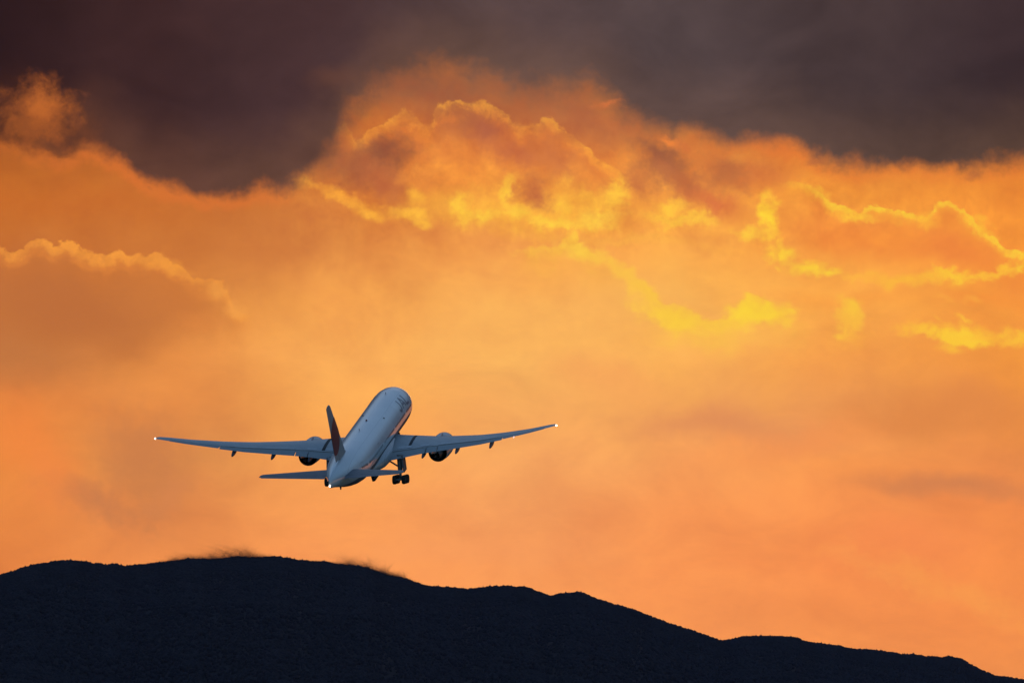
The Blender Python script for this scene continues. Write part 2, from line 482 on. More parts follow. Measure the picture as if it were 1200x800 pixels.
# breaks in the deck
splat(42, 150, 90, 56, (128, 70, 38), .7, 10, WS, tex=.3)
splat(44, 134, 62, 52, (178, 94, 40), .9, -30, WB, tex=.35)
splat(50, 125, 34, 26, (196, 106, 44), .7, -30, WB, tex=.35)
splat(22, 150, 40, 22, (150, 80, 36), .7, 20, WB, tex=.3)
splat(60, 176, 36, 10, (112, 64, 40), .75, 8, WB, tex=.3)
splat(110, 176, 30, 12, (150, 84, 44), .5, 8, WB, tex=.3)
splat(375, 175, 40, 26, (88, 58, 48), .7, -20, WS)
splat(400, 105, 50, 30, (110, 70, 54), .5, 0, WS)
splat(712, 122, 26, 6, (214, 116, 62), .8, -12, WF, tex=.2)
splat(784, 168, 20, 8, (238, 134, 60), .95, 30, WF, tex=.2)
splat(800, 172, 16, 7, (214, 116, 60), .6, 30, WF)
splat(956, 194, 18, 10, (180, 102, 60), .6, 0, WB)
splat(1140, 208, 20, 8, (190, 108, 58), .6, -10, WB)

# ---- the rest of the sky: clear dusk blue behind and overhead
sky = W.n('ShaderNodeTexSky', sky_type='NISHITA')
sky.sun_disc = False
sky.sun_elevation = SUN_EL
sky.sun_rotation = SUN_AZ
sky.altitude = 0
sky.air_density = 1.0
sky.dust_density = 0.6
sky.ozone_density = 3.0
bg_sky = W.n('ShaderNodeBackground')
W.l(sky.outputs[0], bg_sky.inputs[0])
bg_sky.inputs[1].default_value = 0.15
bg_cl = W.n('ShaderNodeBackground')
W.l(col, bg_cl.inputs[0])
bg_cl.inputs[1].default_value = 1.0
ragged = W.m('MULTIPLY', W.m('SUBTRACT', W.noise(tc.outputs['Generated'], 3.0, 5, .55).outputs['Fac'], 0.5), 0.9)
absaz = W.m('ADD', W.m('ABSOLUTE', az), ragged)
mk = W.m('MULTIPLY', W.smooth(absaz, 1.3, 0.6), W.smooth(W.m('ADD', el, W.m('MULTIPLY', ragged, 0.4)), 0.50, 0.24))
mx = W.n('ShaderNodeMixShader')
W.l(mk, mx.inputs[0])
W.l(bg_sky.outputs[0], mx.inputs[1])
W.l(bg_cl.outputs[0], mx.inputs[2])
wo = W.n('ShaderNodeOutputWorld')
W.l(mx.outputs[0], wo.inputs[0])
world.cycles.sampling_method = 'MANUAL'
world.cycles.sample_map_resolution = 1024


# ------------------------------------------------------------------ object helpers
def mesh_obj(name, verts, faces, mat, parent=None, smooth=True):
    me = bpy.data.meshes.new(name)
    me.from_pydata([tuple(v) for v in verts], [], [tuple(f) for f in faces])
    bm = bmesh.new()
    bm.from_mesh(me)
    bmesh.ops.remove_doubles(bm, verts=bm.verts, dist=1e-5)
    bmesh.ops.recalc_face_normals(bm, faces=bm.faces)
    bm.to_mesh(me)
    bm.free()
    if smooth:
        me.polygons.foreach_set('use_smooth', [True] * len(me.polygons))
        me.set_sharp_from_angle(angle=math.radians(40))
    me.materials.append(mat)
    o = bpy.data.objects.new(name, me)
    COL.objects.link(o)
    if parent is not None:
        o.parent = parent
    return o


def tag(o, **kw):
    for k, v in kw.items():
        o[k] = v
    return o


def principled(name, base, rough=0.5, metal=0.0, coat=0.0, spec=0.5):
    m = bpy.data.materials.new(name)
    m.use_nodes = True
    b = m.node_tree.nodes['Principled BSDF']
    b.inputs['Base Color'].default_value = (*base, 1)
    b.inputs['Roughness'].default_value = rough
    b.inputs['Metallic'].default_value = metal
    b.inputs['Coat Weight'].default_value = coat
    b.inputs['Coat Roughness'].default_value = 0.12
    b.inputs['Specular IOR Level'].default_value = spec
    return m, b, NT(m.node_tree)


def weathered(name, base, rough, metal=0.0, coat=0.0, scale=0.6, amount=0.12, panels=None):
    """painted or bare skin with patchy grime and, if asked, sheet seams"""
    m, b, T = principled(name, base, rough, metal, coat)
    c = T.n('ShaderNodeTexCoord')
    n1 = T.noise(c.outputs['Object'], scale, 6, .6)
    f = T.m('MULTIPLY_ADD', T.m('SUBTRACT', n1.outputs['Fac'], .5), amount * 2.5, 1.0)
    cc = T.mix(1.0, base, T.combine(f, f, f), 'MULTIPLY')
    if panels:
        mp = T.n('ShaderNodeMapping')
        mp.inputs['Rotation'].default_value = (0, 0, panels[3])
        T.l(c.outputs['Object'], mp.inputs['Vector'])
        br = T.n('ShaderNodeTexBrick')
        br.inputs['Color1'].default_value = (1, 1, 1, 1)
        br.inputs['Color2'].default_value = (.93, .93, .94, 1)
        br.inputs['Mortar'].default_value = (.55, .56, .6, 1)
        br.inputs['Scale'].default_value = 1.0
        br.inputs['Mortar Size'].default_value = panels[2]
        br.inputs['Brick Width'].default_value = panels[0]
        br.inputs['Row Height'].default_value = panels[1]
        T.l(mp.outputs[0], br.inputs['Vector'])
        cc = T.mix(1.0, cc, br.outputs['Color'], 'MULTIPLY')
    T.l(cc, b.inputs['Base Color'])
    T.l(T.m('MULTIPLY_ADD', n1.outputs['Fac'], .25, rough - .12), b.inputs['Roughness'])
    return m


M = {}
M['white'] = weathered('white_aircraft_paint', (.82, .83, .84), .26, 0, .5, .5, .05, (5.5, 1.6, .012, 0))
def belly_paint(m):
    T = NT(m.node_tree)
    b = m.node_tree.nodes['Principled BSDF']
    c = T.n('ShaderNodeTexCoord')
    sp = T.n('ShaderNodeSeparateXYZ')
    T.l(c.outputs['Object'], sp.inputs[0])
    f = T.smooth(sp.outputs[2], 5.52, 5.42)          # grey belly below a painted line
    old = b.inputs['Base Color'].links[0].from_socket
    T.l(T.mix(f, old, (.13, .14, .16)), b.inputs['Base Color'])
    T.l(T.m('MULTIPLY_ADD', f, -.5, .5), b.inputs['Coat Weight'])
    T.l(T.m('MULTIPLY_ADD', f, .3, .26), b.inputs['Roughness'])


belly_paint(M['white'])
M['fin'] = weathered('pale_fin_paint', (.36, .33, .33), .6, 0, .0, .5, .08)
M['belly'] = weathered('grey_belly_paint', (.17, .18, .20), .55, 0, 0, .6, .1)
M['wing'] = weathered('grey_wing_paint', (.42, .44, .46), .42, 0, .1, .4, .12, (3.4, 1.3, .02, -.55))
M['flap'] = weathered('grey_flap_paint', (.36, .38, .40), .45, 0, 0, .8, .12)
M['wingin'] = weathered('bare_grey_wing_box', (.50, .52, .54), .36, .2, 0, .8, .1, (2.2, 1.1, .02, 0))
M['tailgrey'] = weathered('dark_grey_tail_paint', (.10, .115, .15), .45, 0, 0, .8, .1)
M['nacelle'] = weathered('grey_nacelle_paint', (.40, .42, .45), .35, 0, .2, .7, .08)
M['metal'] = weathered('burnt_nozzle_metal', (.11, .10, .10), .45, .8, 0, 2.0, .25)
M['dark'] = weathered('black_recess', (.012, .012, .014), .8)
M['stripe'] = weathered('black_walkway_line', (.012, .012, .014), .6)
M['letter'] = weathered('black_lettering_paint', (.17, .17, .21), .4, 0, .4)
M['red'] = weathered('red_emblem_paint', (.24, .025, .02), .55, 0, 0)
M['gear'] = weathered('grey_gear_leg_paint', (.20, .21, .22), .5, .2)
M['tyre'] = weathered('black_tyre_rubber', (.018, .018, .018), .85)
M['rim'] = weathered('grey_wheel_metal', (.30, .30, .31), .4, .6)
M['glass'] = principled('dark_window_glass', (.02, .02, .025), .05, 0, 1)[0]
M['lip'] = weathered('polished_inlet_metal', (.7, .7, .72), .18, 1.0)


def lamp(name, c, s):
    m = bpy.data.materials.new(name)
    m.use_nodes = True
    b = m.node_tree.nodes['Principled BSDF']
    b.inputs['Base Color'].default_value = (.8, .8, .8, 1)
    b.inputs['Emission Color'].default_value = (*c, 1)
    b.inputs['Emission Strength'].default_value = s
    return m


M['lamp'] = lamp('lit_navigation_lamp', (1, .88, .68), 5.0)
M['lamp2'] = lamp('lit_small_lamp', (1, .6, .45), 1.0)

# ------------------------------------------------------------------ ground and hills
gm = bpy.data.materials.new('dark_grass_ground')
gm.use_nodes = True
T = NT(gm.node_tree)
gb = gm.node_tree.nodes['Principled BSDF']
c = T.n('ShaderNodeTexCoord')
g1 = T.noise(c.outputs['Object'], .004, 8, .6)
T.l(T.ramp(g1.outputs['Fac'], [(.3, (.03, .035, .02)), (.7, (.08, .08, .05))]).outputs[0], gb.inputs['Base Color'])
gb.inputs['Roughness'].default_value = .95
S = 40000
ground = mesh_obj('ground', [(-S, -S, 0), (S, -S, 0), (S, S, 0), (-S, S, 0)], [(0, 1, 2, 3)], gm, smooth=False)
ground['kind'] = 'structure'

fm = bpy.data.materials.new('forest_foliage')
fm.use_nodes = True
T = NT(fm.node_tree)
fb = fm.node_tree.nodes['Principled BSDF']
c = T.n('ShaderNodeTexCoord')
g1 = T.noise(c.outputs['Object'], .02, 9, .65)
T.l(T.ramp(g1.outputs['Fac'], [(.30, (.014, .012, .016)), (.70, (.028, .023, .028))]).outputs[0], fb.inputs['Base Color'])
fb.inputs['Roughness'].default_value = .9
fb.inputs['Specular IOR Level'].default_value = .15

# skyline of the hills: chart x (azimuth) and y (elevation)
SKY = [(-900, 760), (-600, 735), (-350, 715), (-150, 692), (0, 672), (20, 668), (40, 661), (60, 657), (80, 655), (100, 657), (125, 661), (150, 661), (175, 659),
       (200, 656), (225, 654), (250, 653), (275, 651), (300, 651), (330, 652), (360, 655), (390, 658), (420, 662), (445, 668), (470, 675),
       (490, 682), (510, 686), (540, 687), (570, 686), (600, 685), (615, 686), (630, 691), (645, 695), (660, 693), (680, 693), (695, 698), (720, 706),
       (750, 714), (780, 728), (800, 733), (820, 740), (845, 748), (870, 745), (900, 743), (925, 744), (950, 750), (975, 755), (1000, 758),
       (1030, 760), (1060, 765), (1085, 768), (1110, 767), (1125, 770), (1145, 781), (1165, 791), (1185, 793), (1200, 794), (1300, 812),
       (1500, 850), (1900, 880)]
SXs = np.array([p[0] for p in SKY], float)
SYs = np.array([p[1] for p in SKY], float)


def ridge_el(az_):
    x = 600 + az_ * FPX
    return PITCH + (400 - np.interp(x, SXs, SYs) - 3.0) / FPX


def ridge_dist(az_):
    x = 600 + az_ * FPX
    return 13500 + np.clip(x, -400, 1500) * 2.6 + 500 * np.sin(x / 210.0)


FOOT = 7000.0
NA, ND = 900, 170
azs = np.linspace(-0.155, 0.135, NA)
ts = np.concatenate([np.linspace(0, .8, 90), np.linspace(.8, 1.25, ND - 90)[0:]])
verts = []
Rd = ridge_dist(azs)
Re = ridge_el(azs)
endf = np.clip(np.minimum((azs + .155) / .03, (.135 - azs) / .03), 0, 1)
endf = endf * endf * (3 - 2 * endf)
for j, t in enumerate(ts):
    for i, a in enumerate(azs):
        D = FOOT + (Rd[i] - FOOT) * t
        H = math.tan(Re[i]) * Rd[i] + CAM_H
        if t <= 1:
            s = t ** 1.25
            s = s * (1.0 + .12 * (1 - t) * math.sin(3.0 * t))
        else:
            s = 1 - ((t - 1) / .25) ** 1.5 * .9
        x, y = D * math.sin(a), D * math.cos(a)
        k = min(1, abs(t - 1) / .35) if t <= 1 else min(1, (t - 1) / .2) * .3
        nz = mnoise.fractal(Vector((x * .0012, y * .0007, 1.7)), .9, 2.1, 6)
        rg = 1 - abs(mnoise.noise(Vector((x * .0022 + .3 * math.sin(y * .001), y * .0006, 4.2))))
        h = H * s + (nz * 40 + (rg - .75) * 36) * k * min(1, t * 3)
        fine = mnoise.noise(Vector((x * .05, y * .02, 8))) * 2.2
        verts.append((x, y, max(-4.0, (h + fine * min(1, t * 4)) * endf[i] - 2 * (1 - endf[i]))))
faces = []
for j in range(len(ts) - 1):
    for i in range(NA - 1):
        p = j * NA + i
        faces.append((p, p + 1, p + NA + 1, p + NA))
me = bpy.data.meshes.new('hills')
me.from_pydata(verts, [], faces)
me.polygons.foreach_set('use_smooth', [True] * len(me.polygons))
me.materials.append(fm)
hm_, hb_, HT = principled('shade_darkened_floor', (.016, .020, .020), .95, spec=.1)  # forest floor: shade between the crowns is put into its darker colour
hc_ = HT.n('ShaderNodeTexCoord')
hn_ = HT.noise(hc_.outputs['Object'], .09, 8, .7)
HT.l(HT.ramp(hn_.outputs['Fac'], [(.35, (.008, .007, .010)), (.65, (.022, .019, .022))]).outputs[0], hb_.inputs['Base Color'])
me.materials.clear()
me.materials.append(hm_)
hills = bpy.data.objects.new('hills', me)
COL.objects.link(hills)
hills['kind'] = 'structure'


# forest on the crest: one mass of small uneven crowns
def ico(sub):
    bm = bmesh.new()
    bmesh.ops.create_icosphere(bm, subdivisions=sub, radius=1)
    v = np.array([tuple(q.co) for q in bm.verts])
    f = np.array([[w.index for w in q.verts] for q in bm.faces])
    bm.free()
    return v, f


iv, if_ = ico(1)
NTREE = 110000
ta = rng.uniform(-.070, .070, NTREE)
tt = np.where(rng.random(NTREE) < .62, rng.uniform(.50, 1.0, NTREE), 1 - np.abs(rng.normal(0, .04, NTREE))) + rng.uniform(0, .008, NTREE)
hv = np.array(verts).reshape(len(ts), NA, 3)


def terrain_z(a, t):
    fi = (a - azs[0]) / (azs[1] - azs[0])
    i = np.clip(fi.astype(int), 0, NA - 2)
    fx = fi - i
    j = np.clip(np.searchsorted(ts, t) - 1, 0, len(ts) - 2)
    fy = (t - ts[j]) / np.maximum(ts[j + 1] - ts[j], 1e-9)
    z = hv[:, :, 2]
    return (z[j, i] * (1 - fx) * (1 - fy) + z[j, i + 1] * fx * (1 - fy) + z[j + 1, i] * (1 - fx) * fy + z[j + 1, i + 1] * fx * fy)


td = FOOT + (ridge_dist(ta) - FOOT) * tt
tz = terrain_z(ta, tt)
rad = rng.uniform(1.6, 3.3, NTREE) * np.where(tt < .9, 1.45, 1.0) * (1 + .35 * np.sin(ta * 900) * np.sin(ta * 277))
cx, cy = td * np.sin(ta), td * np.cos(ta)
hscale = rng.uniform(.8, 1.45, NTREE)
jit = rng.uniform(.7, 1.3, (NTREE, len(iv)))
vv = iv[None] * jit[:, :, None] * rad[:, None, None] * np.stack([np.ones(NTREE), np.ones(NTREE), hscale], 1)[:, None, :]
vv += np.stack([cx, cy, tz + rad * .35], 1)[:, None, :]
ff = if_[None] + (np.arange(NTREE) * len(iv))[:, None, None]
V = vv.reshape(-1, 3)
Fc = ff.reshape(-1, 3)

# heat shimmer over two stretches of the crest, put into shape as slender sprays
def shimmer_wisps(xa, xb, n, top):
    x = rng.uniform(xa, xb, n)
    env = np.sin((x - xa) / (xb - xa) * math.pi) ** .8
    clump = .4 + .6 * np.clip(np.array([mnoise.fractal(Vector((q / 11.0, 3.3, 0)), .8, 2, 3) for q in x]) * 1.5 + .4, 0, 1)
    a = (x - 600) / FPX
    D = ridge_dist(a) - rng.uniform(0, 40, n)
    z0 = np.tan(ridge_el(a)) * ridge_dist(a) + CAM_H - 2
    m = D / FPX                                   # metres per chart unit here
    h = rng.power(.9, n) ** 1.6 * top(x) * env * clump * m + 3
    return a, D, z0, h, m


vs, fs = [], []
base = len(V)
for xa, xb, n, top in ((165, 345, 8500, lambda x: 9 + 16 * np.exp(-((x - 283) / 28.0) ** 2) + 13 * np.exp(-((x - 225) / 32.0) ** 2)),
                       (355, 505, 8000, lambda x: 8 + 17 * np.exp(-((x - 432) / 36.0) ** 2) + 10 * np.exp(-((x - 470) / 18.0) ** 2))):
    a, D, z0, h, m = shimmer_wisps(xa, xb, n, top)
    for q in range(n):
        lean = rng.uniform(-2.4, 1.0) * h[q]
        w = rng.uniform(.015, .06) * m[q]
        for seg in range(2):
            r0, r1 = seg * .5, seg * .5 + .5
            p0 = np.array([D[q] * math.sin(a[q]) + lean * r0 * r0, D[q] * math.cos(a[q]), z0[q] + h[q] * r0])
            p1 = np.array([D[q] * math.sin(a[q]) + lean * r1 * r1, D[q] * math.cos(a[q]), z0[q] + h[q] * r1])
            w0, w1 = w * (1 - r0 * .6), w * (1 - r1 * .9)
            k = base + len(vs)
            vs += [p0 + (-w0, 0, 0), p0 + (w0, 0, 0), p0 + (0, w0, .3 * w0), p1 + (-w1, 0, 0), p1 + (w1, 0, 0), p1 + (0, w1, .3 * w1)]
            fs += [(k, k + 1, k + 4), (k, k + 4, k + 3), (k + 1, k + 2, k + 5), (k + 1, k + 5, k + 4), (k + 2, k, k + 3), (k + 2, k + 3, k + 5)]
V = np.concatenate([V, np.array(vs)])
Fc = np.concatenate([Fc, np.array(fs)])
me = bpy.data.meshes.new('forest')
me.vertices.add(len(V))
me.vertices.foreach_set('co', V.ravel())
me.loops.add(len(Fc) * 3)
me.loops.foreach_set('vertex_index', Fc.ravel().astype(np.int32))
me.polygons.add(len(Fc))
me.polygons.foreach_set('loop_start', np.arange(0, len(Fc) * 3, 3, dtype=np.int32))
me.update(calc_edges=True)
me.materials.append(fm)
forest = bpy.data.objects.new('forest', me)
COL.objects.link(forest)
tag(forest, kind='stuff', label='dark dense woodland covering the crest of the hills, with wisps imitating heat shimmer', category='forest')

# ------------------------------------------------------------------ thin evening haze over the whole place
hm = bpy.data.materials.new('thin_blue_haze')
hm.use_nodes = True
hm.node_tree.nodes.clear()
hv_ = hm.node_tree.nodes.new('ShaderNodeVolumePrincipled')
hv_.inputs['Color'].default_value = (.66, .58, 1.0, 1)
hv_.inputs['Density'].default_value = HAZE
hv_.inputs['Anisotropy'].default_value = 0.0
ho = hm.node_tree.nodes.new('ShaderNodeOutputMaterial')
hm.node_tree.links.new(hv_.outputs[0], ho.inputs['Volume'])
xx, zz0, zz1 = 41000, -6, 1000
hv2 = [(x, y, z) for x in (-xx, xx) for y in (-xx, xx) for z in (zz0, zz1)]
me = bpy.data.meshes.new('haze')
me.from_pydata(hv2, [], [(0, 1, 3, 2), (4, 6, 7, 5), (0, 4, 5, 1), (2, 3, 7, 6), (0, 2, 6, 4), (1, 5, 7, 3)])
me.materials.append(hm)
hz = bpy.data.objects.new('haze', me)
COL.objects.link(hz)
hz['kind'] = 'stuff'

# ------------------------------------------------------------------ the airliner
# body frame: x forward (0 at the nose tip, minus = aft), y to the left wing, z up from the cabin centreline
ORG = Vector((-31.8, 0, -6.1))
YAW, CLIMB, ROLL = math.radians(-8.88), math.radians(12.85), math.radians(-1.99)
POS = Vector((-17.253, 1235.33, -8.30))       # nose tip in the camera's level axes


def body_matrix():
    B = Matrix(((0, -1, 0), (1, 0, 0), (0, 0, 1)))
    Rz = Matrix.Rotation(YAW, 3, 'Z')
    Rx = Matrix.Rotation(CLIMB, 3, 'X')
    Ry = Matrix.Rotation(ROLL, 3, 'Y')
    Rb = Rz @ Rx @ Ry @ B
    Rc = Matrix.Rotation(PITCH, 3, 'X')          # raise with the camera's pitch
    Rw = Rc @ Rb
    loc = Rc @ POS + Vector((0, 0, CAM_H)) + Rw @ ORG
    return loc, Rw.to_euler()


plane = bpy.data.objects.new('airliner', None)
COL.objects.link(plane)
plane.location, plane.rotation_euler = body_matrix()
plane.empty_display_size = 5
tag(plane, label='white twin-engine passenger jet climbing away with its landing gear down', category='airliner')


def part(name, verts, faces, mat, parent=None, smooth=True, label=None):
    p = parent or plane
    off = ORG if p is plane or True else Vector()
    o = mesh_obj(name, [Vector(v) - off for v in verts], faces, mat, p, smooth)
    if label:
        o['label'] = label
    return o


def loft(rings, cap=True, closed=True):
    v, f = [], []
    n = len(rings[0])
    for r in rings:
        v += list(r)
    for k in range(len(rings) - 1):
        for i in range(n if closed else n - 1):
            j = (i + 1) % n
            f.append((k * n + i, k * n + j, (k + 1) * n + j, (k + 1) * n + i))
    if cap:
        f.append(tuple(range(n)))
        f.append(tuple((len(rings) - 1) * n + i for i in range(n)))
    return v, f


def tube(p0, p1, r0, r1=None, n=16, cap=True):
    p0, p1 = Vector(p0), Vector(p1)
    r1 = r0 if r1 is None else r1
    d = (p1 - p0).normalized()
    a = d.orthogonal().normalized()
    b = d.cross(a)
    rings = []
    for p, r in ((p0, r0), (p1, r1)):
        rings.append([p + (a * math.cos(t) + b * math.sin(t)) * r for t in (2 * math.pi * i / n for i in range(n))])
    return loft(rings, cap)


def merge(*vf):
    V_, F_ = [], []
    for v, f in vf:
        k = len(V_)
        V_ += list(v)
        F_ += [tuple(i + k for i in q) for q in f]
    return V_, F_


def revolve(axis_pts, cx=0, cy=0, cz=0, n=48, ky=1.0, kz=1.0):
    if abs(cy) > 5:
        ky = kz = .85
    """axis_pts: (x, r) along the body axis"""
    rings = []
    for x, r in axis_pts:
        rings.append([(x, cy + r * ky * math.cos(2 * math.pi * i / n), cz + r * kz * math.sin(2 * math.pi * i / n)) for i in range(n)])
    return loft(rings, False)


# fuselage stations: (x, half width, half height, centre z)
ST = [(0, .02, .02, -.75), (-.15, .36, .33, -.74), (-.5, .74, .68, -.70), (-1.1, 1.15, 1.08, -.62), (-2.0, 1.62, 1.56, -.50), (-3.2, 2.10, 2.08, -.34),
      (-4.6, 2.54, 2.55, -.18), (-6.2, 2.87, 2.88, -.08), (-8.0, 3.04, 3.05, -.02), (-10, 3.10, 3.10, 0), (-16, 3.10, 3.10, 0),
      (-22, 3.10, 3.10, 0), (-28, 3.10, 3.10, 0), (-34, 3.10, 3.10, 0), (-40, 3.10, 3.10, 0), (-42.5, 3.10, 3.08, .01), (-45, 3.06, 3.00, .08),
      (-47.5, 2.93, 2.84, .22), (-50, 2.68, 2.60, .42), (-52.5, 2.34, 2.30, .66), (-55, 1.93, 1.95, .92), (-57.3, 1.48, 1.60, 1.12),
      (-59.3, 1.02, 1.26, 1.26), (-61, .60, .98, 1.33), (-62.2, .32, .74, 1.34), (-62.8, .14, .52, 1.30)]
_sx = np.array([-s[0] for s in ST])
_sw, _sh, _sz = (np.array([s[k] for s in ST]) for k in (1, 2, 3))


def fus(x, t):
    """point on the fuselage skin: t is the angle from the left side over the top"""
    q = -x
    w, h, z = np.interp(q, _sx, _sw), np.interp(q, _sx, _sh), np.interp(q, _sx, _sz)
    return Vector((x, w * math.cos(t), z + h * math.sin(t)))


xs = [s[0] for s in ST]
NS = 72
v, f = loft([[fus(x, 2 * math.pi * i / NS) for i in range(NS)] for x in xs])
fuselage = part('fuselage', v, f, M['white'])


def skin_patch(x0, x1, t0, t1, lift=.02, nx=6, nt=4):
    v, f = [], []
    for i in range(nx + 1):
        for j in range(nt + 1):
            x, t = x0 + (x1 - x0) * i / nx, t0 + (t1 - t0) * j / nt
            p = fus(x, t)
            n = Vector((0, math.cos(t), math.sin(t)))
            v.append(p + n * lift)
    for i in range(nx):
        for j in range(nt):
            k = i * (nt + 1) + j
            f.append((k, k + 1, k + nt + 2, k + nt + 1))
    return v, f


# cabin windows: one mesh for each row, tiny ovals
for side in (1, -1):
    pcs = []
    for k in range(78):
        x = -7.5 - k * .56
        if x < -50.5:
            break
        for lim in (-13.4, -23.6, -33.6, -46.5):
            if abs(x - lim) < .55:
                break
        else:
            t = .10 if side > 0 else math.pi - .10
            pcs.append(skin_patch(x, x - .26, t - .06 * side, t + .06 * side, .012, 2, 2))
    if side < 0:
        for v_, f_ in pcs:
            part('cabin_window', v_, f_, M['glass'], fuselage)
    else:
        tag(part('cabin_windows', *merge(*pcs), M['glass'], fuselage), kind='stuff')
    # doors: thin outlines
    for xd in (-6.4, -15.2, -36.6, -49.2):
        t0, t1 = (-.28, .38)
        conv = (lambda q: q) if side > 0 else (lambda q: math.pi - q)
        w = .035
        fr = merge(skin_patch(xd, xd - w, conv(t0), conv(t1), .01, 1, 8), skin_patch(xd - 1.07, xd - 1.07 - w, conv(t0), conv(t1), .01, 1, 8),
                   skin_patch(xd, xd - 1.1, conv(t1), conv(t1 + .012), .01, 2, 1), skin_patch(xd, xd - 1.1, conv(t0), conv(t0 + .012), .01, 2, 1))
        part('cabin_door', fr[0], fr[1], M['tailgrey'], fuselage)
# flight deck windows
for s in (1, -1):
    for (xa, xb, ta_, tb_) in ((-2.5, -3.3, 1.0, 1.45), (-2.9, -3.8, .72, .98), (-3.5, -4.4, .50, .70)):
        cv = (lambda q: q) if s > 0 else (lambda q: math.pi - q)
        part('flight_deck_window', *skin_patch(xa, xb, cv(ta_), cv(tb_), .02, 3, 3), M['glass'], fuselage)

# lettering on the forward upper sides, strokes laid on the curved skin
GL = {'J': [((.15, .25), (.15, .1)), ((.15, .1), (.35, 0)), ((.35, 0), (.6, .05)), ((.6, .05), (.75, .3)), ((.75, .3), (.75, 1))],
      'A': [((0, 0), (.45, 1)), ((.45, 1), (.9, 0)), ((.17, .32), (.73, .32))],
      'L': [((.1, 1), (.1, 0)), ((.1, 0), (.8, 0))]}


def lettering(side, xstart, tbase, h, adv):
    pcs = []
    for k, ch in enumerate('JAL'):
        for (a, b) in GL[ch]:
            n = 6
            L = []
            dx, dy = b[0] - a[0], b[1] - a[1]
            ln = math.hypot(dx, dy)
            nx_, ny_ = -dy / ln * .10, dx / ln * .10
            vv2, ff2 = [], []
            for i in range(n + 1):
                u = a[0] + dx * i / n
                w_ = a[1] + dy * i / n
                for sg in (-1, 1):
                    uu, ww = u + nx_ * sg, w_ + ny_ * sg
                    if side < 0:                      # reads nose to tail mirrored on the right side
                        x = xstart + (k + uu * .9) * adv
                        t = math.pi - (tbase + ww * h)
                    else:
                        x = xstart - (k + uu * .9) * adv
                        t = tbase + ww * h
                    p = fus(x, t)
                    vv2.append(p + Vector((0, math.cos(t), math.sin(t))) * .02)
            for i in range(n):
                ff2.append((2 * i, 2 * i + 1, 2 * i + 3, 2 * i + 2))
            pcs.append((vv2, ff2))
    part('lettering', *merge(*pcs), M['letter'], fuselage)


lettering(-1, -16.6, .36, .58, 2.7)
lettering(1, -8.6, .36, .58, 2.7)

# wing to body fairing
rings = []
for x, w, h, z in ((-17.5, .4, .3, -2.7), (-18.6, 2.0, .9, -2.55), (-20.5, 3.1, 1.35, -2.4), (-24, 3.65, 1.65, -2.3), (-30, 3.75, 1.7, -2.25),
                   (-34, 3.6, 1.6, -2.2), (-36.5, 3.1, 1.3, -2.2), (-39, 2.2, .9, -2.3), (-41.5, .9, .45, -2.55), (-42.5, .2, .2, -2.7)):
    rings.append([(x, w * math.copysign(abs(math.cos(a)) ** .8, math.cos(a)), z + h * math.copysign(abs(math.sin(a)) ** .85, math.sin(a))) for a in (2 * math.pi * i / 40 for i in range(40))])
part('belly_fairing', *loft(rings), M['wingin'])

# ---- wings.  sections: y, leading edge x, trailing edge x, z of chord, thickness
SEC = [(2.2, -18.8, -32.8, -1.95, .135), (3.4, -19.9, -32.8, -1.85, .13), (6.5, -22.0, -32.6, -1.48, .118), (9.8, -24.3, -32.5, -1.08, .112),
       (14, -27.15, -33.9, -.42, .105), (18, -29.9, -35.3, .30, .102), (22, -32.65, -36.8, 1.25, .10), (26, -35.4, -38.4, 2.33, .10),
       (29, -37.5, -39.7, 3.28, .10), (30.1, -38.5, -40.2, 3.64, .09), (30.45, -39.3, -40.4, 3.76, .06)]
_y = np.array([s[0] for s in SEC])


def sec(y):
    return [float(np.interp(y, _y, [s[k] for s in SEC])) for k in range(1, 5)]


def foil(u):
    """thickness and camber of a transport aerofoil at chord fraction u (thickness 1)"""
    th = 5 * (.2969 * math.sqrt(max(u, 0)) - .126 * u - .3516 * u ** 2 + .2843 * u ** 3 - .1036 * u ** 4)
    return th


def section(y, side, u0=0.0, u1=1.0, n=14, drop=0.0, shift=0.0, angle=0.0, scale_t=1.0):
    le, te, z, t = sec(y)
    c_ = le - te
    tw = math.radians(np.interp(y, [2, 30], [2.2, -1.5]))
    us = [u0 + (u1 - u0) * (1 - math.cos(math.pi * i / n)) / 2 for i in range(n + 1)]
    pts = []
    for u in us:
        pts.append((u, foil(u) * t * scale_t * .5 * 1.08 + .016 * math.sin(math.pi * u)))
    for u in us[::-1][1:-1] if u0 == 0.0 else us[::-1]:
        pts.append((u, -foil(u) * t * scale_t * .5 * .92 + .016 * math.sin(math.pi * u)))
    out = []
    for u, w in pts:
        if angle:
            uu, ww = u - u0, w
            ca, sa = math.cos(angle), math.sin(angle)
            uu, ww = uu * ca + ww * sa, -uu * sa + ww * ca
            u2, w2 = u0 + uu + shift, ww - drop
        else:
            u2, w2 = u, w
        xr, zr = -(u2 - .3) * c_, w2 * c_
        out.append(Vector((le - .3 * c_ + xr * math.cos(tw) + 0 * zr, y * side, z + zr + xr * math.sin(tw) * 1.0)))
    return out


# trailing edge devices: (name, y0, y1, hinge fraction, angle deg)
DEV = [('inboard_flap', 3.5, 9.0, .80, 8), ('flaperon', 9.05, 10.85, .785, 9), ('outboard_flap', 10.9, 21.6, .77, 8), ('aileron', 21.7, 28.6, .76, 3)]


def cut(y):
    for nme, a, b, u, an in DEV:
        if a <= y <= b:
            return u
    return 1.0


def fine_ring(y, side, ucut, n=14):
    """wing box ring with constant point count whether or not it is cut"""
    r = section(y, side, 0.0, ucut, n)
    return r


